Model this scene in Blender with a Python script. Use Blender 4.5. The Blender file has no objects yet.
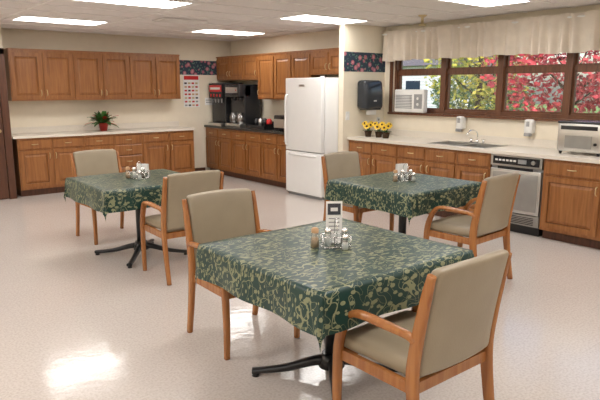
import bpy, bmesh, math, random
from mathutils import Vector, Matrix
random.seed(7)
C = bpy.context.scene.collection

# ------------------------------------------------------------------ materials
MATS = {}
def nmat(name):
    m = bpy.data.materials.new(name); m.use_nodes = True
    nt = m.node_tree; b = nt.nodes['Principled BSDF']
    MATS[name] = m
    return m, nt, b
def simple(name, col, rough=0.5, metal=0.0, emit=None, es=0.0, var=0.06, vscale=8.0, bump=0.0, bscale=60.0, spec=None):
    m, nt, b = nmat(name)
    b.inputs['Roughness'].default_value = rough
    b.inputs['Metallic'].default_value = metal
    if spec is not None: b.inputs['Specular IOR Level'].default_value = spec
    tc = nt.nodes.new('ShaderNodeTexCoord')
    n = nt.nodes.new('ShaderNodeTexNoise'); n.inputs['Scale'].default_value = vscale
    nt.links.new(tc.outputs['Object'], n.inputs['Vector'])
    r = nt.nodes.new('ShaderNodeValToRGB')
    r.color_ramp.elements[0].position = 0.3; r.color_ramp.elements[1].position = 0.7
    r.color_ramp.elements[0].color = tuple(max(0, c*(1-var)) for c in col)+(1,)
    r.color_ramp.elements[1].color = tuple(min(1, c*(1+var)) for c in col)+(1,)
    nt.links.new(n.outputs['Fac'], r.inputs['Fac']); nt.links.new(r.outputs['Color'], b.inputs['Base Color'])
    if bump > 0:
        n2 = nt.nodes.new('ShaderNodeTexNoise'); n2.inputs['Scale'].default_value = bscale
        nt.links.new(tc.outputs['Object'], n2.inputs['Vector'])
        bp = nt.nodes.new('ShaderNodeBump'); bp.inputs['Strength'].default_value = bump; bp.inputs['Distance'].default_value = 0.01
        nt.links.new(n2.outputs['Fac'], bp.inputs['Height']); nt.links.new(bp.outputs['Normal'], b.inputs['Normal'])
    if emit:
        b.inputs['Emission Color'].default_value = emit+(1,); b.inputs['Emission Strength'].default_value = es
    return m
def wood(name, c1, c2, rough=0.35, sc=(22, 22, 1.6)):
    m, nt, b = nmat(name)
    tc = nt.nodes.new('ShaderNodeTexCoord'); mp = nt.nodes.new('ShaderNodeMapping')
    mp.inputs['Scale'].default_value = sc
    nt.links.new(tc.outputs['Object'], mp.inputs['Vector'])
    n = nt.nodes.new('ShaderNodeTexNoise'); n.inputs['Scale'].default_value = 1.6; n.inputs['Detail'].default_value = 5; n.inputs['Distortion'].default_value = 0.6
    nt.links.new(mp.outputs['Vector'], n.inputs['Vector'])
    r = nt.nodes.new('ShaderNodeValToRGB')
    r.color_ramp.elements[0].position = 0.32; r.color_ramp.elements[1].position = 0.68
    r.color_ramp.elements[0].color = c1+(1,); r.color_ramp.elements[1].color = c2+(1,)
    nt.links.new(n.outputs['Fac'], r.inputs['Fac']); nt.links.new(r.outputs['Color'], b.inputs['Base Color'])
    b.inputs['Roughness'].default_value = rough
    return m
OAK = wood('oak_cabinet', (0.235, 0.088, 0.024), (0.36, 0.15, 0.047))
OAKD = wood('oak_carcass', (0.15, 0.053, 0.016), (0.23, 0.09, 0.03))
CHW = wood('chair_wood', (0.29, 0.10, 0.028), (0.41, 0.172, 0.052), 0.25)
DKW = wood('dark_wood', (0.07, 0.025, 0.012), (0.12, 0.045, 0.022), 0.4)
WINW = wood('window_wood', (0.10, 0.035, 0.014), (0.17, 0.065, 0.028), 0.4)
VINYL = simple('beige_vinyl', (0.305, 0.25, 0.172), 0.36, var=0.04, bump=0.08, bscale=150)
WALL = simple('wall_paint', (0.80, 0.72, 0.58), 0.75, var=0.02, bump=0.04, bscale=90)
CTOP = simple('laminate_counter', (0.74, 0.68, 0.59), 0.3, var=0.05, vscale=120)
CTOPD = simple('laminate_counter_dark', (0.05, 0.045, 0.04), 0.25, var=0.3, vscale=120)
WHITE = simple('white_enamel', (0.84, 0.84, 0.83), 0.22, var=0.01)
WPL = simple('white_plastic', (0.78, 0.77, 0.74), 0.35, var=0.02)
GREYPL = simple('grey_plastic', (0.30, 0.30, 0.30), 0.4)
PANELG = simple('grey_panel', (0.36, 0.35, 0.33), 0.3, 0.6)
BLK = simple('black_iron', (0.012, 0.012, 0.013), 0.3)
BLKPL = simple('black_plastic', (0.02, 0.02, 0.022), 0.25)
SMOKE = simple('smoke_plastic', (0.022, 0.027, 0.034), 0.15)
NAVY = simple('dark_window', (0.02, 0.035, 0.06), 0.15)
STEEL = simple('stainless_steel', (0.62, 0.61, 0.59), 0.28, 0.95, var=0.04)
CHROME = simple('chrome', (0.8, 0.8, 0.8), 0.08, 1.0, var=0.01)
BRASS = simple('antique_brass', (0.60, 0.48, 0.28), 0.3, 0.9)
RED = simple('red_plastic', (0.55, 0.02, 0.02), 0.35)
TERR = simple('red_pot', (0.45, 0.04, 0.03), 0.4)
LEAF = simple('plant_leaf', (0.05, 0.16, 0.03), 0.5, var=0.5, vscale=30)
YEL = simple('sunflower_petal', (0.85, 0.55, 0.03), 0.5, var=0.15)
BRN = simple('sunflower_center', (0.06, 0.03, 0.01), 0.8)
FAB = simple('valance_fabric', (0.68, 0.60, 0.50), 0.9, var=0.05, bump=0.1, bscale=200)
TILE = simple('ceiling_tile', (0.80, 0.76, 0.74), 0.9, var=0.05, vscale=60, bump=0.3, bscale=120)
TBAR = simple('ceiling_tbar', (0.88, 0.85, 0.83), 0.5)
LENS = simple('light_lens', (0.9, 0.9, 0.9), 0.4, emit=(1.0, 0.972, 0.94), es=12.5)
SALT = simple('salt_white', (0.8, 0.8, 0.78), 0.6)
PEP = simple('pepper_dark', (0.10, 0.06, 0.04), 0.7)
TAN = simple('tan_lid', (0.55, 0.33, 0.17), 0.5)
PAPER = simple('paper', (0.82, 0.81, 0.78), 0.7)
INK = simple('ink_dark', (0.05, 0.05, 0.06), 0.7)
BARK = simple('bark', (0.06, 0.04, 0.03), 0.9, var=0.4, bump=0.5, bscale=20)
GRASS = simple('grass', (0.14, 0.22, 0.05), 0.95, var=0.4, vscale=3)
SIDING = simple('house_siding', (0.75, 0.77, 0.8), 0.8)
ROOFM = simple('house_roof', (0.12, 0.11, 0.12), 0.9)
def leafmat(name, c1, c2):
    m, nt, b = nmat(name)
    tc = nt.nodes.new('ShaderNodeTexCoord'); n = nt.nodes.new('ShaderNodeTexNoise'); n.inputs['Scale'].default_value = 2.2; n.inputs['Detail'].default_value = 6
    nt.links.new(tc.outputs['Object'], n.inputs['Vector'])
    r = nt.nodes.new('ShaderNodeValToRGB'); r.color_ramp.elements[0].position = .35; r.color_ramp.elements[1].position = .65
    r.color_ramp.elements[0].color = c1+(1,); r.color_ramp.elements[1].color = c2+(1,)
    nt.links.new(n.outputs['Fac'], r.inputs['Fac']); nt.links.new(r.outputs['Color'], b.inputs['Base Color'])
    b.inputs['Roughness'].default_value = 0.6
    return m
LRED = leafmat('red_maple_leaves', (0.30, 0.015, 0.03), (0.7, 0.07, 0.09))
LGRN = leafmat('yellow_green_leaves', (0.16, 0.24, 0.03), (0.62, 0.50, 0.07))
LEVG = leafmat('evergreen_leaves', (0.02, 0.06, 0.02), (0.08, 0.16, 0.05))

# glass
GLASS = bpy.data.materials.new('window_glass'); GLASS.use_nodes = True
nt = GLASS.node_tree; nt.nodes.clear()
o = nt.nodes.new('ShaderNodeOutputMaterial'); mx = nt.nodes.new('ShaderNodeMixShader'); mx.inputs[0].default_value = 0.05
tr = nt.nodes.new('ShaderNodeBsdfTransparent'); gl = nt.nodes.new('ShaderNodeBsdfGlossy'); gl.inputs['Roughness'].default_value = 0.02
nt.links.new(tr.outputs[0], mx.inputs[1]); nt.links.new(gl.outputs[0], mx.inputs[2]); nt.links.new(mx.outputs[0], o.inputs[0])
JAR = bpy.data.materials.new('jar_glass'); JAR.use_nodes = True
nt = JAR.node_tree; nt.nodes.clear()
o = nt.nodes.new('ShaderNodeOutputMaterial'); mx = nt.nodes.new('ShaderNodeMixShader'); mx.inputs[0].default_value = 0.3
tr = nt.nodes.new('ShaderNodeBsdfTransparent'); tr.inputs[0].default_value = (.85, .88, .88, 1); gl = nt.nodes.new('ShaderNodeBsdfGlossy'); gl.inputs['Roughness'].default_value = 0.05
nt.links.new(tr.outputs[0], mx.inputs[1]); nt.links.new(gl.outputs[0], mx.inputs[2]); nt.links.new(mx.outputs[0], o.inputs[0])

# floor: polished vinyl tile
m, nt, b = nmat('floor_vinyl_tile'); FLOORM = m
tc = nt.nodes.new('ShaderNodeTexCoord')
n1 = nt.nodes.new('ShaderNodeTexNoise'); n1.inputs['Scale'].default_value = 70; n1.inputs['Detail'].default_value = 6
n0 = nt.nodes.new('ShaderNodeTexNoise'); n0.inputs['Scale'].default_value = 1.2; n0.inputs['Detail'].default_value = 2
br = nt.nodes.new('ShaderNodeTexBrick'); br.offset = 0; br.inputs['Scale'].default_value = 1.0
br.inputs['Brick Width'].default_value = .305; br.inputs['Row Height'].default_value = .305; br.inputs['Mortar Size'].default_value = .001
br.inputs['Color1'].default_value = (0.605, 0.55, 0.51, 1); br.inputs['Color2'].default_value = (0.615, 0.56, 0.52, 1); br.inputs['Mortar'].default_value = (0.555, 0.505, 0.465, 1)
for x in (n1, n0, br): nt.links.new(tc.outputs['Object'], x.inputs['Vector'])
mxc = nt.nodes.new('ShaderNodeMix'); mxc.data_type = 'RGBA'; mxc.blend_type = 'MULTIPLY'; mxc.inputs[0].default_value = 1
rr = nt.nodes.new('ShaderNodeValToRGB'); rr.color_ramp.elements[0].position = .36; rr.color_ramp.elements[1].position = .58
rr.color_ramp.elements[0].color = (.85, .83, .81, 1); rr.color_ramp.elements[1].color = (1, 1, 1, 1)
nt.links.new(n1.outputs['Fac'], rr.inputs['Fac']); nt.links.new(br.outputs['Color'], mxc.inputs[6]); nt.links.new(rr.outputs['Color'], mxc.inputs[7])
nt.links.new(mxc.outputs[2], b.inputs['Base Color'])
mr = nt.nodes.new('ShaderNodeMapRange'); mr.inputs[3].default_value = .09; mr.inputs[4].default_value = .16
nt.links.new(n0.outputs['Fac'], mr.inputs[0]); nt.links.new(mr.outputs[0], b.inputs['Roughness'])
b.inputs['IOR'].default_value = 1.5
nb = nt.nodes.new('ShaderNodeTexNoise'); nb.inputs['Scale'].default_value = 16; nb.inputs['Detail'].default_value = 3
bp = nt.nodes.new('ShaderNodeBump'); bp.inputs['Strength'].default_value = .14; bp.inputs['Distance'].default_value = .01
nt.links.new(tc.outputs['Object'], nb.inputs['Vector']); nt.links.new(nb.outputs['Fac'], bp.inputs['Height']); nt.links.new(bp.outputs['Normal'], b.inputs['Normal'])

# tablecloth: green with golden vine contours
m, nt, b = nmat('green_vine_tablecloth'); CLOTH = m
tc = nt.nodes.new('ShaderNodeTexCoord')
def M(op, a, c=None, v=None):
    x = nt.nodes.new('ShaderNodeMath'); x.operation = op
    nt.links.new(a, x.inputs[0])
    if c is not None: nt.links.new(c, x.inputs[1])
    if v is not None: x.inputs[1].default_value = v
    return x.outputs[0]
def contour(scale, w, lvl, off, dist=0.8):
    mp = nt.nodes.new('ShaderNodeMapping'); mp.inputs['Location'].default_value = off
    nt.links.new(tc.outputs['Object'], mp.inputs['Vector'])
    n = nt.nodes.new('ShaderNodeTexNoise'); n.inputs['Scale'].default_value = scale; n.inputs['Detail'].default_value = 0.0; n.inputs['Distortion'].default_value = dist
    nt.links.new(mp.outputs[0], n.inputs['Vector'])
    d = M('ABSOLUTE', M('SUBTRACT', n.outputs['Fac'], v=lvl))
    return M('LESS_THAN', d, v=w)
c1 = contour(8, .011, .5, (0, 0, 0), 1.0); c2 = contour(9, .008, .42, (3, 1, 2), 1.4); c3 = contour(9, .008, .6, (7, 4, 1), 1.4)
def leaves(scale, rot, st, th, off):
    mp = nt.nodes.new('ShaderNodeMapping'); mp.inputs['Rotation'].default_value = (0, 0, rot); mp.inputs['Scale'].default_value = st; mp.inputs['Location'].default_value = off
    nt.links.new(tc.outputs['Object'], mp.inputs['Vector'])
    vo = nt.nodes.new('ShaderNodeTexVoronoi'); vo.inputs['Scale'].default_value = scale
    nt.links.new(mp.outputs[0], vo.inputs['Vector'])
    return M('LESS_THAN', vo.outputs['Distance'], v=th)
l1 = leaves(16, .5, (1, 2.6, 1.6), .29, (0, 0, 0)); l2 = leaves(15, -.8, (1, 2.8, 1.6), .26, (2, 5, 1))
allm = M('MAXIMUM', M('MAXIMUM', c1, c2), M('MAXIMUM', c3, M('MAXIMUM', l1, l2)))
mxc = nt.nodes.new('ShaderNodeMix'); mxc.data_type = 'RGBA'
mxc.inputs[6].default_value = (0.003, 0.034, 0.029, 1); mxc.inputs[7].default_value = (0.24, 0.25, 0.14, 1)
nt.links.new(allm, mxc.inputs[0]); nt.links.new(mxc.outputs[2], b.inputs['Base Color'])
b.inputs['Roughness'].default_value = .36

# floral border
m, nt, b = nmat('floral_border'); FLORAL = m
tc = nt.nodes.new('ShaderNodeTexCoord')
vo = nt.nodes.new('ShaderNodeTexVoronoi'); vo.inputs['Scale'].default_value = 11
vo2 = nt.nodes.new('ShaderNodeTexVoronoi'); vo2.inputs['Scale'].default_value = 26
for x in (vo, vo2): nt.links.new(tc.outputs['Object'], x.inputs['Vector'])
def ramp(cols, src):
    r = nt.nodes.new('ShaderNodeValToRGB'); r.color_ramp.interpolation = 'CONSTANT'
    e = r.color_ramp.elements
    e[0].position = cols[0][0]; e[0].color = cols[0][1]+(1,); e[1].position = cols[1][0]; e[1].color = cols[1][1]+(1,)
    for p, c in cols[2:]:
        q = e.new(p); q.color = c+(1,)
    nt.links.new(src, r.inputs['Fac']); return r.outputs['Color']
f1 = ramp([(0, (.55, .25, .28)), (.22, (.38, .12, .17)), (.4, (.02, .04, .07))], vo.outputs['Distance'])
f2 = ramp([(0, (.12, .24, .18)), (.3, (.02, .04, .07))], vo2.outputs['Distance'])
mxc = nt.nodes.new('ShaderNodeMix'); mxc.data_type = 'RGBA'; mxc.blend_type = 'LIGHTEN'; mxc.inputs[0].default_value = 1
nt.links.new(f1, mxc.inputs[6]); nt.links.new(f2, mxc.inputs[7]); nt.links.new(mxc.outputs[2], b.inputs['Base Color'])
b.inputs['Roughness'].default_value = .6

# ------------------------------------------------------------------ mesh builder
class MB:
    def __init__(s): s.v = []; s.f = []; s.m = []; s.sm = []; s.mats = []
    def mi(s, mat):
        if mat not in s.mats: s.mats.append(mat)
        return s.mats.index(mat)
    def add(s, vs, fs, mat, smooth=False):
        o = len(s.v); k = s.mi(mat); s.v += [tuple(v) for v in vs]
        for f in fs:
            s.f.append(tuple(i+o for i in f)); s.m.append(k); s.sm.append(smooth)
    def box(s, x0, x1, y0, y1, z0, z1, mat):
        vs = [(x, y, z) for z in (z0, z1) for y in (y0, y1) for x in (x0, x1)]
        s.add(vs, [(0, 2, 3, 1), (4, 5, 7, 6), (0, 1, 5, 4), (2, 6, 7, 3), (0, 4, 6, 2), (1, 3, 7, 5)], mat)
    def rbox(s, c, h, r, mat, fn=None, n=6):
        st = []
        for a in h:
            rr = min(r, a*.99)
            L = [-a, -a+rr*.12, -a+rr*.45, -a+rr]
            inner = [(-a+rr)+(2*a-2*rr)*i/n for i in range(1, n)]
            st.append(L+inner+[-x for x in L[::-1]])
        vs = []; fs = []
        def P(p):
            q = Vector([max(-(h[i]-min(r, h[i]*.99)), min(h[i]-min(r, h[i]*.99), p[i])) for i in range(3)])
            d = Vector(p)-q
            if d.length > 1e-9:
                d = d.normalized()*min(r, min(h)*.99)
            w = q+d
            w = w+Vector(c)
            return fn(w) if fn else w
        for ax in range(3):
            a1, a2 = (ax+1) % 3, (ax+2) % 3
            for sg in (-1, 1):
                o = len(vs); A = st[a1]; B = st[a2]
                for i in A:
                    for j in B:
                        p = [0, 0, 0]; p[ax] = sg*h[ax]; p[a1] = i; p[a2] = j; vs.append(P(p))
                for i in range(len(A)-1):
                    for j in range(len(B)-1):
                        q = (o+i*len(B)+j, o+(i+1)*len(B)+j, o+(i+1)*len(B)+j+1, o+i*len(B)+j+1)
                        fs.append(q if sg > 0 else q[::-1])
        s.add(vs, fs, mat, True)
    def cyl(s, p0, p1, r0, r1, mat, n=16, smooth=True):
        p0 = Vector(p0); p1 = Vector(p1); t = (p1-p0).normalized()
        a = t.orthogonal().normalized(); bb = t.cross(a)
        vs = []
        for p, r in ((p0, r0), (p1, r1)):
            for i in range(n):
                an = 2*math.pi*i/n; vs.append(p+a*r*math.cos(an)+bb*r*math.sin(an))
        fs = [(i, (i+1) % n, n+(i+1) % n, n+i) for i in range(n)]
        s.add(vs, fs, mat, smooth)
        s.add(vs[:n], [tuple(range(n))[::-1]], mat); s.add(vs[n:], [tuple(range(n))], mat)
    def lathe(s, c, prof, mat, n=20):
        vs = []; fs = []
        for r, z in prof:
            for i in range(n):
                an = 2*math.pi*i/n; vs.append((c[0]+r*math.cos(an), c[1]+r*math.sin(an), c[2]+z))
        for k in range(len(prof)-1):
            for i in range(n):
                fs.append((k*n+i, k*n+(i+1) % n, (k+1)*n+(i+1) % n, (k+1)*n+i))
        s.add(vs, fs, mat, True)
    def sweep(s, pts, ws, hs, side, mat, n=12, sub=6, p=3.0):
        pts = [Vector(q) for q in pts]; path = []; W = []; H = []
        N = len(pts)
        if not isinstance(ws, (list, tuple)): ws = [ws]*N
        if not isinstance(hs, (list, tuple)): hs = [hs]*N
        for i in range(N-1):
            a = pts[max(i-1, 0)]; b_ = pts[i]; c_ = pts[i+1]; d = pts[min(i+2, N-1)]
            for k in range(sub):
                t = k/sub
                path.append(.5*((2*b_)+(c_-a)*t+(2*a-5*b_+4*c_-d)*t*t+(3*b_-a-3*c_+d)*t**3))
                W.append(ws[i]*(1-t)+ws[i+1]*t); H.append(hs[i]*(1-t)+hs[i+1]*t)
        path.append(pts[-1]); W.append(ws[-1]); H.append(hs[-1])
        vs = []; fs = []; side = Vector(side).normalized()
        for i, q in enumerate(path):
            T = (path[min(i+1, len(path)-1)]-path[max(i-1, 0)]).normalized()
            S = (side-T*side.dot(T)).normalized(); Nn = T.cross(S)
            for k in range(n):
                an = 2*math.pi*(k+.5)/n; ca, sa = math.cos(an), math.sin(an)
                x = math.copysign(abs(ca)**(2/p), ca)*W[i]/2; y = math.copysign(abs(sa)**(2/p), sa)*H[i]/2
                vs.append(q+S*x+Nn*y)
        for i in range(len(path)-1):
            for k in range(n):
                fs.append((i*n+k, i*n+(k+1) % n, (i+1)*n+(k+1) % n, (i+1)*n+k))
        s.add(vs, fs, mat, True)
        s.add(vs[:n], [tuple(range(n))[::-1]], mat); s.add(vs[-n:], [tuple(range(n))], mat)
    def done(s, name, loc=(0, 0, 0), rz=0.0, parent=None, weld=True):
        me = bpy.data.meshes.new(name)
        me.from_pydata([tuple(v) for v in s.v], [], s.f)
        for mt in s.mats: me.materials.append(mt)
        me.polygons.foreach_set('material_index', s.m); me.polygons.foreach_set('use_smooth', s.sm)
        bm = bmesh.new(); bm.from_mesh(me)
        if weld: bmesh.ops.remove_doubles(bm, verts=bm.verts, dist=1e-5)
        bmesh.ops.recalc_face_normals(bm, faces=bm.faces)
        bm.to_mesh(me); bm.free(); me.update()
        ob = bpy.data.objects.new(name, me); C.objects.link(ob)
        ob.location = loc; ob.rotation_euler = (0, 0, rz)
        if parent: ob.parent = parent
        return ob

# ------------------------------------------------------------------ room shell
XW = 6.62; YB = 9.88; ZC = 2.48; XL = -3.2; YF = -3.2; XA = 6.30; YP = 6.15; YJ = 9.30; XJ = 2.13
def room(name, *b, mat=WALL):
    q = MB(); q.box(*b, mat); return q.done(name)
room('floor', XL-.2, XW+.2, YF-.2, YB+.2, -.1, 0, mat=FLOORM)
room('ceiling', XL-.2, XW+.2, YF-.2, YB+.2, ZC, ZC+.1, mat=TILE)
room('wall_back', XL-.2, XW+.2, YB, YB+.2, 0, ZC)
room('wall_back_jog', XL, XJ, YJ, YB, 0, ZC)
room('wall_left', XL-.2, XL, YF, YB, 0, ZC)
room('wall_front', XL-.2, XW+.2, YF-.2, YF, 0, ZC)
WY0, WY1, WZ0, WZ1 = 1.62, 5.98, 1.25, 2.22
q = MB()
q.box(XW, XW+.2, YF, YB, 0, WZ0, WALL); q.box(XW, XW+.2, YF, YB, WZ1, ZC, WALL)
q.box(XW, XW+.2, YF, WY0, WZ0, WZ1, WALL); q.box(XW, XW+.2, WY1, YB, WZ0, WZ1, WALL)
q.done('wall_right')
room('wall_alcove', XA, XW, YP+.1, YB, 0, ZC)
room('wall_pier', 5.78, XW, YP, YP+.1, 0, ZC)
# border strips
room('trim_1', 5.05, XA, YB-.004, YB, 1.84, 2.10, mat=FLORAL)
room('trim_2', 5.78, XW, YP-.004, YP, 1.83, 2.10, mat=FLORAL)
room('baseboard_back_left', XL, .98, YJ-.015, YJ, 0, .1, mat=DKW)
room('baseboard_back', 5.15, 5.66, YB-.015, YB, 0, .1, mat=DKW)
room('baseboard_left', XL, XL+.015, YF, YJ, 0, .1, mat=DKW)
# ceiling grid
GX, GY = 1.3, .575
q = MB()
x = 2.62-.65-GX*5
while x < XW:
    if x > XL: q.box(x-.012, x+.012, YF, YB, ZC-.006, ZC, TBAR)
    x += GX
y = 8.23-GY/2-GY*20
while y < YB:
    if y > YF: q.box(XL, XW-.0, y-.012, y+.012, ZC-.008, ZC, TBAR)
    y += GY
q.done('trim_ceiling_grid')
for lx in (-2.58, .02, 2.62, 5.22):
    for ly in (8.23, 5.93, 3.63, 1.33, -.97):
        q = MB(); a, b_ = .53, .26
        q.box(-a, a, -b_, b_, -.012, -.009, LENS)
        for bx in ((-.64, .64, -.28, -b_), (-.64, .64, b_, .28), (-.64, -a, -b_, b_), (a, .64, -b_, b_)):
            q.box(*bx, -.016, -.0085, TBAR)
        q.done('ceiling_light', (lx, ly, ZC))
q = MB()
q.box(-.3, .3, -.17, .17, -.012, -.009, GREYPL)
for i in range(9): q.box(-.28, .28, -.15+i*.035, -.135+i*.035, -.022, -.012, TBAR)
for bx in ((-.31, .31, -.18, -.16), (-.31, .31, .16, .18), (-.31, -.29, -.16, .16), (.29, .31, -.16, .16)): q.box(*bx, -.024, -.009, TBAR)
q.done('ceiling_vent', (3.84, 7.24, ZC))
q = MB(); q.lathe((0, 0, -.14), [(0, 0), (.045, .005), (.05, .02), (.02, .03), (.015, .10), (.05, .12), (.055, .131)], BRASS)
q.done('fire_sprinkler', (5.85, 4.84, ZC))

# dark door on back jog wall
q = MB()
q.box(1.10, 2.02, -.05, -.012, 0.01, 2.06, DKW)
for (a, b_, c_, d) in ((1.2, 1.52, .15, .95), (1.6, 1.92, .15, .95), (1.2, 1.52, 1.1, 1.95), (1.6, 1.92, 1.1, 1.95)):
    q.rbox(((a+b_)/2, -.052, (c_+d)/2), ((b_-a)/2, .008, (d-c_)/2), .008, DKW, n=1)
q.box(1.01, 1.09, -.06, 0, 0, 2.14, DKW); q.box(2.03, 2.125, -.06, 0, 0, 2.14, DKW); q.box(1.01, 2.125, -.06, 0, 2.07, 2.15, DKW)
q.cyl((1.96, -.05, 1.0), (1.96, -.11, 1.0), .012, .012, BRASS); q.cyl((1.96, -.1, 1.0), (1.96, -.135, 1.0), .028, .024, BRASS)
q.done('door_1', (0, YJ-.003, 0))

# ------------------------------------------------------------------ cabinetry (local: x run, y depth (front 0), z up)
def pull(q, x, z, y, vert=True):
    if vert:
        q.sweep([(x, y, z-.045), (x, y-.022, z-.03), (x, y-.026, z), (x, y-.022, z+.03), (x, y, z+.045)], .012, .008, (1, 0, 0), BRASS, n=8, sub=3)
    else:
        q.sweep([(x-.045, y, z), (x-.03, y-.022, z), (x, y-.026, z), (x+.03, y-.022, z), (x+.045, y, z)], .012, .008, (0, 0, 1), BRASS, n=8, sub=3)
def door(q, x0, x1, z0, z1, hinge='l', low=False, mat=OAK):
    g = .006; x0 += g; x1 -= g; z0 += g; z1 -= g; fr = .055; y = -.02
    q.box(x0, x0+fr, y, 0, z0, z1, mat); q.box(x1-fr, x1, y, 0, z0, z1, mat)
    q.box(x0+fr, x1-fr, y, 0, z0, z0+fr, mat); q.box(x0+fr, x1-fr, y, 0, z1-fr, z1, mat)
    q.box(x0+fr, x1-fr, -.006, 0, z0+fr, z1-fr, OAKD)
    a, b_, c_, d = x0+fr+.008, x1-fr-.008, z0+fr+.008, z1-fr-.008; k = .03
    vs = [(a, -.006, c_), (b_, -.006, c_), (b_, -.006, d), (a, -.006, d), (a+k, -.018, c_+k), (b_-k, -.018, c_+k), (b_-k, -.018, d-k), (a+k, -.018, d-k)]
    q.add(vs, [(0, 1, 5, 4), (1, 2, 6, 5), (2, 3, 7, 6), (3, 0, 4, 7), (4, 5, 6, 7)], mat)
    px = x1-.028 if hinge == 'l' else x0+.028
    pull(q, px, (z1-.09) if low else (z0+.09), y, True)
def drawer(q, x0, x1, z0, z1, mat=OAK):
    g = .006; x0 += g; x1 -= g; z0 += g; z1 -= g
    q.box(x0, x1, -.012, 0, z0, z1, mat)
    k = .012; a, b_, c_, d = x0, x1, z0, z1
    vs = [(a, -.012, c_), (b_, -.012, c_), (b_, -.012, d), (a, -.012, d), (a+k, -.02, c_+k), (b_-k, -.02, c_+k), (b_-k, -.02, d-k), (a+k, -.02, d-k)]
    q.add(vs, [(0, 1, 5, 4), (1, 2, 6, 5), (2, 3, 7, 6), (3, 0, 4, 7), (4, 5, 6, 7)], mat)
    pull(q, (x0+x1)/2, (z0+z1)/2, -.02, False)
def base(name, loc, rz, L, depth, units, drawers=()):
    q = MB()
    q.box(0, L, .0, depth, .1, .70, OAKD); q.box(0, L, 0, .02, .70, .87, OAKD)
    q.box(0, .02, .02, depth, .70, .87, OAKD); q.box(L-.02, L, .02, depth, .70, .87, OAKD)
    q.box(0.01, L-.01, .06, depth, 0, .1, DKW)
    x = 0
    for i, w in enumerate(units):
        q.box(x, x+.02, -.003, 0, .1, .87, OAK); q.box(x+w-.02, x+w, -.003, 0, .1, .87, OAK)
        q.box(x+.02, x+w-.02, -.003, 0, .68, .71, OAK); q.box(x+.02, x+w-.02, -.003, 0, .1, .14, OAK); q.box(x+.02, x+w-.02, -.003, 0, .84, .87, OAK)
        if i in drawers:
            zz = [.13, .32, .51, .69, .85]
            for k in range(4): drawer(q, x+.012, x+w-.012, zz[k], zz[k+1])
        else:
            drawer(q, x+.012, x+w-.012, .70, .85)
            door(q, x+.012, x+w-.012, .13, .69, 'l' if i % 2 == 0 else 'r', True)
        x += w
    return q.done(name, loc, rz)
def upper(name, loc, rz, segs, depth, z1):
    q = MB(); x = 0; i = 0
    for w, z0, n in segs:
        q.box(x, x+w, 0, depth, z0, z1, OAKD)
        q.box(x, x+w, -.003, 0, z0, z1, OAK)
        for k in range(n):
            door(q, x+k*w/n+.008, x+(k+1)*w/n-.008, z0+.02, z1-.03, 'l' if i % 2 == 0 else 'r'); i += 1
        x += w
    q.box(0, x, -.02, depth, z1, z1+.02, OAK)
    return q.done(name, loc, rz)
RZ = -math.pi/2
# back wall run
base('base_cabinet', (2.20, 9.29, 0), 0, 2.91, .58, [.485]*6, drawers=(3,))
q = MB(); q.box(0, 2.98, 0, .63, .872, .91, CTOP); q.box(0, 2.98, .605, .63, .91, 1.0, CTOP); q.done('countertop', (2.145, 9.245, 0))
upper('upper_cabinet', (2.25, 9.57, 0), 0, [(2.78, 1.41, 6)], .305, 2.155)
# alcove run  (x local -> -Y)
base('base_cabinet', (5.70, 9.87, 0), RZ, 2.74, .59, [.4567]*6)
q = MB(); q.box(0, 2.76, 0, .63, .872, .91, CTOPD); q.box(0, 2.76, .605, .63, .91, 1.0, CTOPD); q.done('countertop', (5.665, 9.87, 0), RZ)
upper('upper_cabinet', (5.98, 9.87, 0), RZ, [(1.35, 1.74, 3), (1.42, 1.41, 3), (.84, 1.80, 2)], .315, 2.155)
# window run
base('base_cabinet', (5.90, 6.14, 0), RZ, 2.33, .71, [.466]*5)
base('base_cabinet', (5.90, 3.165, 0), RZ, 1.9, .71, [.62, .64, .64])
q = MB(); SY0, SY1 = 6.145-4.75, 6.145-3.95
q.box(0, SY0, 0, .755, .872, .91, CTOP); q.box(SY1, 4.9, 0, .755, .872, .91, CTOP)
q.box(SY0, SY1, 0, .10, .872, .91, CTOP); q.box(SY0, SY1, .52, .755, .872, .91, CTOP)
q.box(0, 4.9, .735, .755, .91, 1.0, CTOP)
q.done('countertop', (5.86, 6.145, 0), RZ)
# sink
q = MB(); w = .80; d = .42
q.box(-.015, w+.015, -.015, .0, .911, .918, STEEL); q.box(-.015, w+.015, d, d+.06, .911, .918, STEEL)
q.box(-.015, .0, 0, d, .911, .918, STEEL); q.box(w, w+.015, 0, d, .911, .918, STEEL); q.box(w/2-.015, w/2+.015, 0, d, .905, .918, STEEL)
for a, b_ in ((.004, w/2-.015), (w/2+.015, w-.004)):
    q.box(a, b_, .004, d-.004, .735, .74, STEEL)
    q.box(a, a+.004, .004, d-.004, .74, .912, STEEL); q.box(b_-.004, b_, .004, d-.004, .74, .912, STEEL)
    q.box(a, b_, .004, .008, .74, .912, STEEL); q.box(a, b_, d-.008, d-.004, .74, .912, STEEL)
q.cyl((w/2, d+.03, .918), (w/2, d+.03, .96), .025, .018, CHROME)
q.box(w/2-.11, w/2+.11, d+.008, d+.052, .918, .93, CHROME)
q.sweep([(w/2, d+.03, .95), (w/2, d+.03, 1.03), (w/2, d-.01, 1.07), (w/2, d-.12, 1.08), (w/2, d-.19, 1.04)], .018, .018, (1, 0, 0), CHROME, n=10, p=2)
for sx in (-.09, .09):
    q.cyl((w/2+sx, d+.03, .93), (w/2+sx, d+.03, .965), .016, .013, CHROME); q.box(w/2+sx-.03, w/2+sx+.03, d+.022, d+.038, .965, .975, CHROME)
q.done('kitchen_sink', (5.96, 4.75, .0), RZ)
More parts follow.
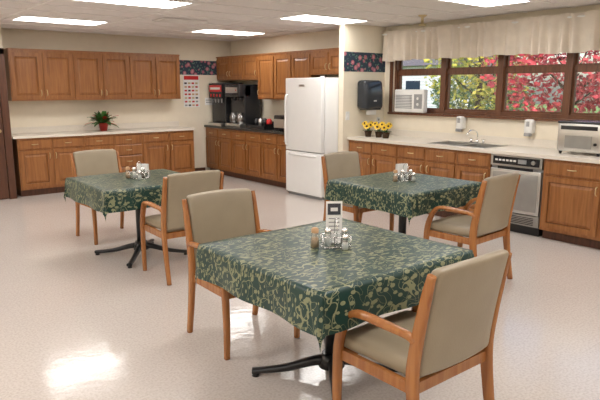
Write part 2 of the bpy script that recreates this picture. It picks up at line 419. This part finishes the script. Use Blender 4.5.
# dishwasher
q = MB()
q.box(0, .62, .02, .66, .1, .865, GREYPL); q.box(.02, .60, .06, .6, 0, .1, BLK)
q.box(0, .62, -.012, .02, .745, .865, STEEL)
q.box(.03, .59, -.016, -.012, .765, .85, BLKPL)
for i in range(6): q.box(.06+i*.045, .09+i*.045, -.020, -.016, .80, .82, WPL)
q.cyl((.52, -.016, .808), (.52, -.032, .808), .024, .02, STEEL)
q.box(.34, .44, -.018, -.016, .785, .83, GREYPL)
q.box(.10, .52, -.026, -.012, .715, .742, BLKPL)
q.rbox((.31, -.0, .475), (.308, .016, .238), .008, STEEL, n=1)
q.rbox((.31, -.014, .475), (.275, .006, .205), .006, PANELG, n=1)
q.box(.0, .62, -.005, .02, .11, .225, PANELG)
for i in range(5): q.box(.06, .56, -.009, -.005, .125+i*.018, .132+i*.018, BLKPL)
q.done('dishwasher', (5.90, 3.8, 0), RZ)

# fridge (local x -> -Y)
q = MB(); W = .82
q.rbox((W/2, .40, .89), (W/2, .33, .855), .012, WHITE, n=1)
q.rbox((W/2, .03, .36), (W/2-.002, .035, .315), .015, WHITE, n=1)
q.rbox((W/2, .03, 1.215), (W/2-.002, .035, .53), .015, WHITE, n=1)
q.box(.02, W-.02, .04, .6, .0, .05, GREYPL)
q.sweep([(.06, 0, .76), (.06, -.05, .80), (.06, -.055, 1.1), (.06, -.05, 1.46), (.06, 0, 1.5)], .03, .022, (1, 0, 0), WHITE, n=8)
q.sweep([(.12, 0, .63), (.15, -.045, .63), (W/2, -.05, .63), (W-.15, -.045, .63), (W-.12, 0, .63)], .028, .02, (0, 0, 1), WHITE, n=8)
q.box(.33, .45, -.008, -.004, 1.62, 1.65, STEEL)
q.cyl((W-.05, .06, 1.745), (W-.05, .06, 1.765), .03, .03, WPL)
q.done('refrigerator', (5.47, 7.085, 0), RZ)

# beverage machines on alcove counter
q = MB()
q.rbox((.25, .28, .40), (.24, .20, .38), .015, BLKPL, n=1)
q.box(.02, .48, .02, .1, .50, .77, BLKPL); q.box(.04, .46, .012, .02, .62, .74, RED); q.box(.08, .42, .008, .012, .66, .70, WPL)
q.box(.02, .48, -.02, .1, .0, .05, STEEL)
for i in range(4): q.cyl((.09+i*.107, .05, .50), (.09+i*.107, .05, .42), .022, .014, GREYPL)
for i in range(4): q.box(.07+i*.107, .11+i*.107, .012, .018, .53, .58, RED)
for i in range(12): q.box(.04+i*.035, .05+i*.035, -.015, .09, .05, .055, BLKPL)
q.done('soda_dispenser', (5.73, 9.82, .912), RZ)
q = MB()
q.rbox((.25, .30, .38), (.24, .17, .37), .015, BLKPL, n=1); q.rbox((.25, .14, .64), (.24, .13, .11), .02, BLKPL, n=1)
q.rbox((.25, .14, .03), (.24, .13, .03), .01, STEEL, n=1)
for cx in (.14, .36):
    q.cyl((cx, .13, .53), (cx, .13, .47), .06, .045, BLKPL)
    q.lathe((cx, .12, .062), [(.0, 0), (.065, 0), (.08, .06), (.075, .12), (.05, .17), (.055, .19)], JAR); q.lathe((cx, .12, .064), [(0, 0), (.063, 0), (.076, .06), (.074, .10), (0, .10)], PEP)
    q.sweep([(cx, .05, .23), (cx, -.01, .22), (cx, -.02, .15), (cx, .03, .10)], .02, .012, (1, 0, 0), BLKPL, n=8)
q.box(.06, .44, .005, .009, .60, .70, STEEL); q.cyl((.40, .005, .65), (.40, -.003, .65), .012, .012, RED)
q.done('coffee_maker', (5.74, 9.27, .912), RZ)
q = MB()
q.box(0, .55, 0, .34, 0, .02, BLKPL); q.box(0, .01, 0, .34, .02, .09, BLKPL); q.box(.54, .55, 0, .34, .02, .09, BLKPL); q.box(0, .55, .33, .34, .02, .12, BLKPL); q.box(0, .55, 0, .01, .02, .06, BLKPL)
for i in range(4): q.lathe((.09+i*.125, .17, .02), [(0, 0), (.045, 0), (.05, .12), (.03, .15), (0, .16)], (BLKPL, STEEL, BLKPL, RED)[i], n=14)
q.done('condiment_tray', (5.76, 8.6, .912), RZ)
q = MB()
q.rbox((.17, .2, .13), (.16, .16, .12), .02, BLKPL, n=1); q.box(.03, .31, .03, .04, .05, .19, STEEL)
q.done('toaster_oven', (5.76, 7.85, .912), RZ)

# commercial toaster (on window counter)
q = MB()
q.rbox((.24, .19, .18), (.23, .18, .15), .02, STEEL, n=1); q.rbox((.24, .19, .335), (.235, .185, .012), .01, BLKPL, n=1)
for sx in (.04, .44):
    for sy in (.05, .33): q.cyl((sx, sy, 0), (sx, sy, .035), .015, .018, BLKPL)
q.box(.05, .43, .001, .012, .26, .30, BLKPL); q.box(.10, .38, .003, .012, .07, .20, PANELG)
q.cyl((.42, .012, .12), (.42, -.01, .12), .016, .014, BLKPL)
q.done('commercial_toaster', (6.08, 3.16, .912), RZ)

# wall dispensers
def soap(name, y):
    q = MB()
    q.rbox((0, 0, .06), (.055, .05, .085), .025, WPL, n=2, fn=lambda v: Vector((v.x, v.y*(1 if v.y > 0 else 1-.3*(.15-v.z)), v.z)))
    q.rbox((0, -.035, -.035), (.04, .03, .02), .01, GREYPL, n=1)
    q.rbox((0, -.052, .09), (.02, .004, .03), .004, GREYPL, n=1)
    q.done(name, (XW-.053, y, 1.09), RZ)
soap('soap_dispenser', 4.72); soap('soap_dispenser', 3.74)
q = MB()
def tp(v):
    return Vector((v.x, v.y if v.y > -.02 else v.y*(.85+.15*min(1, (1.75-v.z)/.2)), v.z))
q.rbox((0, -.11, 1.505), (.18, .105, .205), .05, SMOKE, n=3, fn=tp)
q.rbox((0, -.12, 1.31), (.14, .08, .02), .01, BLKPL, n=1); q.box(-.10, .10, -.14, -.137, 1.22, 1.30, PAPER)
q.rbox((0, -.213, 1.42), (.03, .006, .01), .005, STEEL, n=1)
q.done('paper_towel_dispenser', (6.20, YP-.004, 0))
q = MB(); q.box(-.035, .035, -.008, 0, 1.15, 1.27, WPL); q.box(-.01, .01, -.018, -.008, 1.19, 1.23, WPL); q.done('light_switch', (5.86, YP-.002, 0))
q = MB(); q.box(-.035, .035, -.008, 0, 1.05, 1.17, WPL); q.box(-.015, .015, -.011, -.008, 1.12, 1.15, GREYPL); q.box(-.015, .015, -.011, -.008, 1.07, 1.10, GREYPL); q.done('wall_outlet', (6.5, YP-.002, 0))
# poster
q = MB(); q.box(-.165, .165, -.006, 0, 1.25, 1.84, PAPER)
q.box(-.15, .15, -.008, -.006, 1.75, 1.82, RED)
for r in range(7):
    for c_ in range(4):
        q.box(-.145+c_*.075, -.095+c_*.075, -.008, -.006, 1.27+r*.067, 1.30+r*.067, random.choice([RED, INK, GREYPL, TAN, BRASS]))
q.done('wall_poster', (5.42, YB-.002, 0))
q = MB(); q.box(-.1, .1, -.004, 0, 1.28, 1.42, PAPER); q.box(-.08, .08, -.006, -.004, 1.33, 1.34, INK); q.box(-.08, .08, -.006, -.004, 1.37, 1.38, INK); q.done('wall_notice', (5.8, YB-.002, 0))

# plants
def leafblade(q, p, d, L, w, mat, droop=.4):
    d = Vector(d).normalized(); sd = d.cross(Vector((0, 0, 1)))
    if sd.length < .05: sd = Vector((1, 0, 0))
    sd.normalize(); p = Vector(p); vs = []; fs = []
    for i, (t, ww) in enumerate(((0, .12), (.3, .85), (.6, 1), (.85, .5), (1, .03))):
        c_ = p+d*L*t+Vector((0, 0, -droop*L*t*t))
        vs += [c_-sd*w*ww/2, c_+Vector((0, 0, -.1*w)), c_+sd*w*ww/2]
        if i: 
            o_ = 3*i; fs += [(o_-3, o_-2, o_+1, o_), (o_-2, o_-1, o_+2, o_+1)]
    q.add(vs, fs, mat, True)
q = MB()
q.lathe((0, 0, 0), [(0, 0), (.055, 0), (.075, .11), (.082, .11), (.082, .13), (.07, .13), (.066, .115), (0, .115)], TERR)
for i in range(110):
    a = random.uniform(0, 6.283); e = random.uniform(.1, 1.45)
    d = (math.cos(a)*math.cos(e), math.sin(a)*math.cos(e), math.sin(e)*1.5)
    leafblade(q, (.02*math.cos(a), .02*math.sin(a), .12), d, random.uniform(.18, .36), .06, LEAF if random.random() > .12 else RED, .4)
q.done('potted_plant', (3.60, 9.55, .911), weld=False)
def sunflower(loc):
    q = MB()
    q.lathe((0, 0, 0), [(0, 0), (.04, 0), (.052, .07), (.056, .07), (.056, .08), (.05, .08), (.045, .07), (0, .07)], BRN)
    for k in range(6):
        a = k*1.047+.3; r = .055 if k else 0; c_ = Vector((r*math.cos(a), r*math.sin(a), .15+.02*(k % 3)))
        q.cyl((0, 0, .07), c_, .004, .004, LEAF, n=6)
        nrm = Vector((math.cos(a)*.5-.4, math.sin(a)*.5-.4, .7)).normalized(); t1 = nrm.orthogonal().normalized(); t2 = nrm.cross(t1)
        q.cyl(c_, c_+nrm*.012, .015, .012, BRN, n=12)
        for j in range(12):
            an = j*math.pi/6; d = t1*math.cos(an)+t2*math.sin(an); s_ = t1*-math.sin(an)+t2*math.cos(an)
            b0 = c_+d*.012; q.add([b0-s_*.007, b0+s_*.007, c_+d*.036+s_*.010, c_+d*.050, c_+d*.036-s_*.010], [(0, 1, 2, 3, 4)], YEL)
    for k in range(12):
        a = random.uniform(0, 6.28); leafblade(q, (0, 0, .08), (math.cos(a), math.sin(a), .5), .09, .045, LEAF, .3)
    q.done('potted_sunflowers', loc, weld=False)
sunflower((6.12, 5.98, .911)); sunflower((6.15, 5.80, .911)); sunflower((6.10, 5.62, .911))

# ------------------------------------------------------------------ windows
n = 5; ww = (WY1-WY0)/n
for i in range(n):
    y1 = WY1-i*ww; q = MB()
    F = .04
    q.box(0, F, 0, .12, WZ0, WZ1, WINW); q.box(ww-F, ww, 0, .12, WZ0, WZ1, WINW)
    q.box(F, ww-F, 0, .12, WZ0, WZ0+.05, WINW); q.box(F, ww-F, 0, .12, WZ1-.05, WZ1, WINW)
    q.box(F, ww-F, .03, .09, 1.80, 1.845, WINW)
    for z0, z1, yy in ((WZ0+.05, 1.80, .035), (1.845, WZ1-.05, .06)):
        q.box(F, F+.025, yy, yy+.03, z0, z1, WINW); q.box(ww-F-.025, ww-F, yy, yy+.03, z0, z1, WINW)
        q.box(F+.025, ww-F-.025, yy, yy+.03, z0, z0+.025, WINW); q.box(F+.025, ww-F-.025, yy, yy+.03, z1-.025, z1, WINW)
        q.box(F+.025, ww-F-.025, yy+.013, yy+.017, z0+.025, z1-.025, GLASS)
    q.done('window_%d' % (i+1), (XW+.03, y1, 0), RZ)
room('trim_window_sill', XW-.05, XW+.02, WY0-.05, WY1+.05, WZ0-.03, WZ0, mat=WINW)
q = MB()
q.box(XW-.015, XW, WY1, WY1+.06, WZ0, WZ1+.06, WINW); q.box(XW-.015, XW, WY0-.06, WY0, WZ0, WZ1+.06, WINW); q.box(XW-.015, XW, WY0, WY1, WZ1, WZ1+.06, WINW)
q.done('trim_window_casing')
# window AC
q = MB()
q.rbox((.28, .0, .165), (.27, .045, .16), .015, WPL, n=1)
for i in range(9): q.box(.04, .34, -.050, -.044, .06+i*.022, .072+i*.022, GREYPL)
q.cyl((.20, -.044, .16), (.20, -.049, .16), .09, .09, WPL, n=24)
q.box(.38, .52, -.049, -.044, .06, .26, GREYPL); q.cyl((.45, -.049, .2), (.45, -.06, .2), .02, .018, WPL); q.cyl((.45, -.049, .12), (.45, -.06, .12), .02, .018, WPL)
q.done('window_air_conditioner', (XW-.065, 5.86, 1.255), RZ)
# valance
q = MB(); vs = []; fs = []; N = 900; Y0, Y1 = 6.09, .9
zs = [2.40, 2.375, 2.36, 2.33, 2.25, 2.15, 2.05, 1.985]
for i in range(N+1):
    y = Y0+(Y1-Y0)*i/N; ph = y*46+1.5*math.sin(y*7)+.8*math.sin(y*17)
    for k, z in enumerate(zs):
        amp = (.012, .008, .005, .012, .026, .034, .038, .040)[k]
        vs.append((6.495+amp*math.sin(ph+.15*k)-.01*math.sin(y*9+k*.2), y, z+.006*math.sin(y*5)*(k == 7)+(.006*math.sin(ph*.5) if k in (0, 7) else 0)))
nz = len(zs)
for i in range(N):
    for k in range(nz-1): fs.append((i*nz+k, (i+1)*nz+k, (i+1)*nz+k+1, i*nz+k+1))
q.add(vs, fs, FAB, True)
q.cyl((6.515, 6.12, 2.362), (6.515, .85, 2.362), .012, .012, WPL)
for yy in (6.1, 4.4, 2.7, .9): q.box(6.51, XW-.001, yy-.01, yy+.01, 2.35, 2.37, WPL)
q.done('window_valance', weld=False)

# ------------------------------------------------------------------ tables
def table(cx, cy, hx=.51, hy=.51, seed=0, rz=0):
    q = MB()
    q.rbox((0, 0, .73), (hx-.02, hy-.02, .014), .01, DKW, n=1)
    q.cyl((0, 0, .10), (0, 0, .70), .038, .038, BLK, n=20); q.cyl((0, 0, .06), (0, 0, .14), .075, .055, BLK, n=20)
    q.box(-.25, .25, -.03, .03, .695, .716, BLK); q.box(-.03, .03, -.25, .25, .695, .716, BLK)
    for k in range(4):
        a = math.pi/4+k*math.pi/2+.12; c_, s_ = math.cos(a), math.sin(a)
        q.sweep([(c_*.03, s_*.03, .10), (c_*.12, s_*.12, .085), (c_*.25, s_*.25, .05), (c_*.38, s_*.38, .034), (c_*.45, s_*.45, .03)], [.055, .05, .045, .045, .05], [.06, .05, .04, .032, .03], (-s_, c_, 0), BLK, n=10, sub=4)
        q.cyl((c_*.43, s_*.43, 0), (c_*.43, s_*.43, .02), .022, .016, BLK, n=12)
    q.done('dining_table', (cx, cy, 0), rz)
    q = MB(); drop = .19; vs = []; fs = []
    def st(h):
        L = [-h-drop+drop*i/10 for i in range(10)]
        L += [-h+(2*h)*i/24 for i in range(25)]
        L += [h+drop*(i+1)/10 for i in range(10)]
        return L
    SX, SY = st(hx), st(hy); rnd = random.Random(seed); p1 = rnd.uniform(0, 6)
    for s_ in SX:
        for t in SY:
            ex, ey = max(abs(s_)-hx, 0), max(abs(t)-hy, 0); d = math.hypot(ex, ey)
            x = max(-hx, min(hx, s_)); y = max(-hy, min(hy, t)); z = .7495+.0012*math.sin(s_*7+p1)*math.cos(t*6)
            if d > 0:
                dx, dy = math.copysign(ex/d, s_), math.copysign(ey/d, t)
                corner = 2*(ex/d)*(ey/d)
                along = t if ey == 0 else s_
                out = .010*(1-math.exp(-d*60))+.05*d+.03*d*corner+ .012*d/drop*math.sin(along*13+p1)*(1-corner)*min(1, d*9)
                if ex*ey > 0:
                    an = math.atan2(ey, ex); out += .05*d*math.sin(an*4+math.pi/2)+.02*d
                x += dx*out; y += dy*out; z -= d*.99-.004*(1-math.exp(-d*60))
            vs.append((x, y, z))
    m_ = len(SY)
    for i in range(len(SX)-1):
        for j in range(m_-1): fs.append((i*m_+j, (i+1)*m_+j, (i+1)*m_+j+1, i*m_+j+1))
    q.add(vs, fs, CLOTH, True)
    q.done('tablecloth', (cx, cy, 0), rz)
T1 = (2.085, 2.285); T2 = (2.29, 5.28); T3 = (4.15, 3.58)
table(*T1, .535, .515, 1); table(*T2, .51, .50, 2); table(*T3, .50, .50, 3)

# condiments
def caddy(cx, cy, rz, card=.235):
    q = MB()
    for z in (.004, .06):
        for (a, b_) in (((-.075, -.045), (.075, -.045)), ((.075, -.045), (.075, .045)), ((.075, .045), (-.075, .045)), ((-.075, .045), (-.075, -.045))):
            q.cyl((a[0], a[1], z), (b_[0], b_[1], z), .0025, .0025, CHROME, n=6)
    for sx in (-.075, 0, .075):
        for sy in (-.045, .045): q.cyl((sx, sy, .002), (sx, sy, .06), .0025, .0025, CHROME, n=6)
    for i in range(5): q.cyl((-.075+i*.0375, -.045, .004), (-.075+i*.0375, .045, .004), .002, .002, CHROME, n=6)
    q.sweep([(0, -.045, .06), (0, -.045, .12), (0, -.02, .155), (0, .02, .155), (0, .045, .12), (0, .045, .06)], .005, .005, (1, 0, 0), CHROME, n=6, p=2)
    q.done('condiment_caddy', (cx, cy, .752), rz)
    R_ = Matrix.Rotation(rz, 3, 'Z')
    def shaker(name, dx, dy, fill, lid, r=.021, h=.075, base=.752):
        q = MB(); q.lathe((0, 0, 0), [(0, 0), (r, 0), (r*1.05, h*.3), (r*.9, h*.7), (r*.75, h)], JAR, n=14)
        q.lathe((0, 0, .002), [(0, 0), (r*.9, 0), (r*.92, h*.3), (r*.8, h*.6), (0, h*.6)], fill, n=14)
        q.lathe((0, 0, h), [(r*.8, -.004), (r*.85, .004), (r*.8, .018), (r*.4, .025), (0, .026)], lid, n=14)
        p = R_ @ Vector((dx, dy, 0)); q.done(name, (cx+p.x, cy+p.y, base), rz)
    shaker('salt_shaker', -.045, -.015, SALT, CHROME, base=.759); shaker('pepper_shaker', .045, -.015, PEP, CHROME, base=.759)
    shaker('sugar_jar', -.115, -.01, TAN, TAN, .024, .085); shaker('seasoning_jar', .04, -.075, SALT, CHROME, .020, .06)
    p = R_ @ Vector((0, .075, 0)); q = MB(); T = card
    if T > .2:
        q.box(-.045, .045, -.002, .002, .008, T, PAPER); q.box(-.05, .05, -.02, .02, 0, .008, WPL)
        q.box(-.036, .036, -.0035, -.002, T-.075, T-.012, INK); q.box(-.02, .02, -.0045, -.0035, T-.055, T-.035, PAPER)
        for i in range(4): q.box(-.03, .03, -.0035, -.002, .07+i*.022, .076+i*.022, GREYPL)
        q.done('menu_card', (cx+p.x, cy+p.y, .752), rz)
    else:
        q.box(-.06, .06, -.025, .025, 0, .006, CHROME); q.box(-.06, .06, -.025, -.021, .006, .07, CHROME); q.box(-.06, .06, .021, .025, .006, .07, CHROME)
        for i in range(6): q.box(-.055, .055, -.018+i*.006, -.015+i*.006, .006, T-.004*(i % 2), PAPER)
        q.done('napkin_holder', (cx+p.x, cy+p.y, .752), rz)
caddy(T1[0]+.02, T1[1], -.6); caddy(T2[0]+.02, T2[1], -.9, .13); caddy(T3[0]+.02, T3[1], -.3, .15)

# ------------------------------------------------------------------ chairs (local: faces +y)
def chair(cx, cy, rz):
    q = MB()
    for s in (-1, 1):
        q.sweep([(s*.262, .210, 0), (s*.262, .215, .22), (s*.264, .205, .44), (s*.268, .165, .56), (s*.276, .105, .628), (s*.282, .02, .645), (s*.278, -.09, .640), (s*.268, -.20, .63), (s*.262, -.235, .61)],
                [.034, .038, .042, .046, .054, .058, .052, .042, .034], [.036, .044, .048, .038, .032, .028, .028, .028, .03], (1, 0, 0), CHW, n=12, sub=6)
        q.sweep([(s*.258, -.290, 0), (s*.258, -.250, .22), (s*.258, -.225, .44), (s*.258, -.24, .60), (s*.258, -.275, .79), (s*.258, -.300, .900)],
                [.034, .036, .038, .036, .032, .028], [.042, .052, .062, .058, .048, .036], (1, 0, 0), CHW, n=12, sub=5)
        q.box(s*.25-.012, s*.25+.012, -.20, .19, .375, .425, CHW)
    q.box(-.25, .25, .185, .215, .375, .425, CHW); q.box(-.24, .24, -.235, -.205, .375, .425, CHW)
    def seatfn(v):
        u = v.x/.25; w = v.y/.24
        up = .014*(1-u*u)*(1-w*w) if v.z > .45 else 0
        return Vector((v.x*(1+.03*w), v.y+.01, v.z+up))
    q.rbox((0, -.005, .455), (.238, .23, .036), .03, VINYL, fn=seatfn, n=6)
    def backfn(v):
        u = v.x/.24; h = (v.z-.44)/.47
        y = -.225-.073*max(h, 0)**1.4-.022*(1-u*u)
        return Vector((v.x, y+(v.y), v.z+.010*(1-u*u)*(h > .5)))
    q.rbox((0, 0, .685), (.241, .028, .235), .024, VINYL, fn=backfn, n=8)
    q.done('dining_chair', (cx, cy, 0), rz)
PI = math.pi
chair(1.99, 1.64, math.radians(0))       # near, right of near table
chair(2.00, 3.03, PI+math.radians(-2))   # behind near table
chair(2.35, 4.56, math.radians(-2))
chair(2.33, 6.15, PI+math.radians(3))
chair(4.14, 2.87, math.radians(3))
chair(4.28, 4.28, PI)

# ------------------------------------------------------------------ outside
q = MB(); q.box(XW+.3, 60, -30, 60, -.15, -.1, GRASS); q.done('lawn')
def tree(name, loc, tr_h, rad, cz, mat, nleaf, trunk=.14):
    q = MB()
    q.cyl((0, 0, 0), (.1, 0, tr_h), trunk, trunk*.6, BARK, n=12)
    rnd = random.Random(int(loc[0]*10+loc[1]))
    for k in range(14):
        a = rnd.uniform(0, 6.28); e = rnd.uniform(.1, 1.2); L = rnd.uniform(.5, .95)
        s0 = Vector((.1*.7, 0, tr_h*rnd.uniform(.35, 1))); d = Vector((math.cos(a)*math.cos(e)*rad[0]*L, math.sin(a)*math.cos(e)*rad[1]*L, math.sin(e)*rad[2]*L*.8))
        q.cyl(s0, s0+d, trunk*.35, trunk*.08, BARK, n=6)
    vs = []; fs = []
    for k in range(nleaf):
        while True:
            p = Vector((rnd.uniform(-1, 1), rnd.uniform(-1, 1), rnd.uniform(-1, 1)))
            if .25 < p.length < 1: break
        cl = math.sin(p.x*6+p.y*3)*math.sin(p.y*7)*math.sin(p.z*6+2*p.x)
        if cl < -.2: continue
        c_ = Vector((p.x*rad[0], p.y*rad[1], cz+p.z*rad[2]))
        a = Vector((rnd.gauss(0, 1), rnd.gauss(0, 1), rnd.gauss(0, 1))).normalized(); b_ = a.orthogonal().normalized(); sz = rnd.uniform(.05, .11)
        o_ = len(vs); vs += [c_-a*sz, c_+b_*sz*.6, c_+a*sz, c_-b_*sz*.6]; fs.append((o_, o_+1, o_+2, o_+3))
    q.add(vs, fs, mat)
    q.done(name, loc, weld=False)
tree('red_maple_tree', (15, 7.6, -.09), 3.0, (2.4, 2.2, 2.2), 2.7, LRED, 7500)
tree('red_maple_tree', (14, 4.3, -.09), 3.0, (2.2, 2.2, 2.2), 2.6, LRED, 7500)
tree('birch_tree', (17, 11.6, -.09), 3.6, (2.0, 1.8, 2.0), 2.6, LGRN, 5000, .12)
tree('evergreen_tree', (23, 15.6, -.09), 2.2, (2.0, 2.4, 1.1), 1.4, LEVG, 6000)
q = MB()
q.box(0, 6, 0, 9, 0, 3, SIDING)
for i in range(18): q.box(-.015, 0, 0, 9, .05+i*.165, .065+i*.165, GREYPL)
q.add([(-.4, -.4, 2.9), (6.4, -.4, 2.9), (6.4, 9.4, 2.9), (-.4, 9.4, 2.9), (3, -.4, 4.9), (3, 9.4, 4.9)], [(0, 3, 5, 4), (1, 4, 5, 2), (0, 4, 1), (3, 2, 5), (0, 1, 2, 3)], ROOFM)
for yy in (1.5, 4.5, 7): q.box(-.04, 0, yy, yy+1, 1.0, 2.1, NAVY)
q.done('neighbor_house', (26, 20, -.1))

# ------------------------------------------------------------------ light
w = bpy.data.worlds.new('World'); bpy.context.scene.world = w; w.use_nodes = True
nt = w.node_tree; bg = nt.nodes['Background']
sky = nt.nodes.new('ShaderNodeTexSky')
try:
    sky.sky_type = 'NISHITA'; sky.sun_disc = False; sky.sun_elevation = math.radians(38); sky.sun_rotation = math.radians(200); sky.dust_density = 2.5
except Exception: pass
nt.links.new(sky.outputs['Color'], bg.inputs['Color']); bg.inputs['Strength'].default_value = 0.36
sd = bpy.data.lights.new('sun', 'SUN'); sd.energy = 4.0; sd.angle = .01; sd.color = (1, .95, .88)
so = bpy.data.objects.new('sun', sd); C.objects.link(so)
so.rotation_euler = Vector((.62, .25, -.75)).to_track_quat('-Z', 'Y').to_euler(); so.location = (0, 0, 12)

# ------------------------------------------------------------------ camera
cd = bpy.data.cameras.new('camera'); cam = bpy.data.objects.new('camera', cd); C.objects.link(cam)
cam.location = (0, 0, 1.6); cam.rotation_euler = (math.radians(90-10.8), 0, math.radians(-39.06))
cd.sensor_width = 36; cd.lens = 587/600*36; cd.clip_end = 200
bpy.context.scene.camera = cam
sc = bpy.context.scene
sc.view_settings.view_transform = 'Standard'; sc.view_settings.look = 'None'; sc.view_settings.exposure = 0; sc.view_settings.gamma = 1
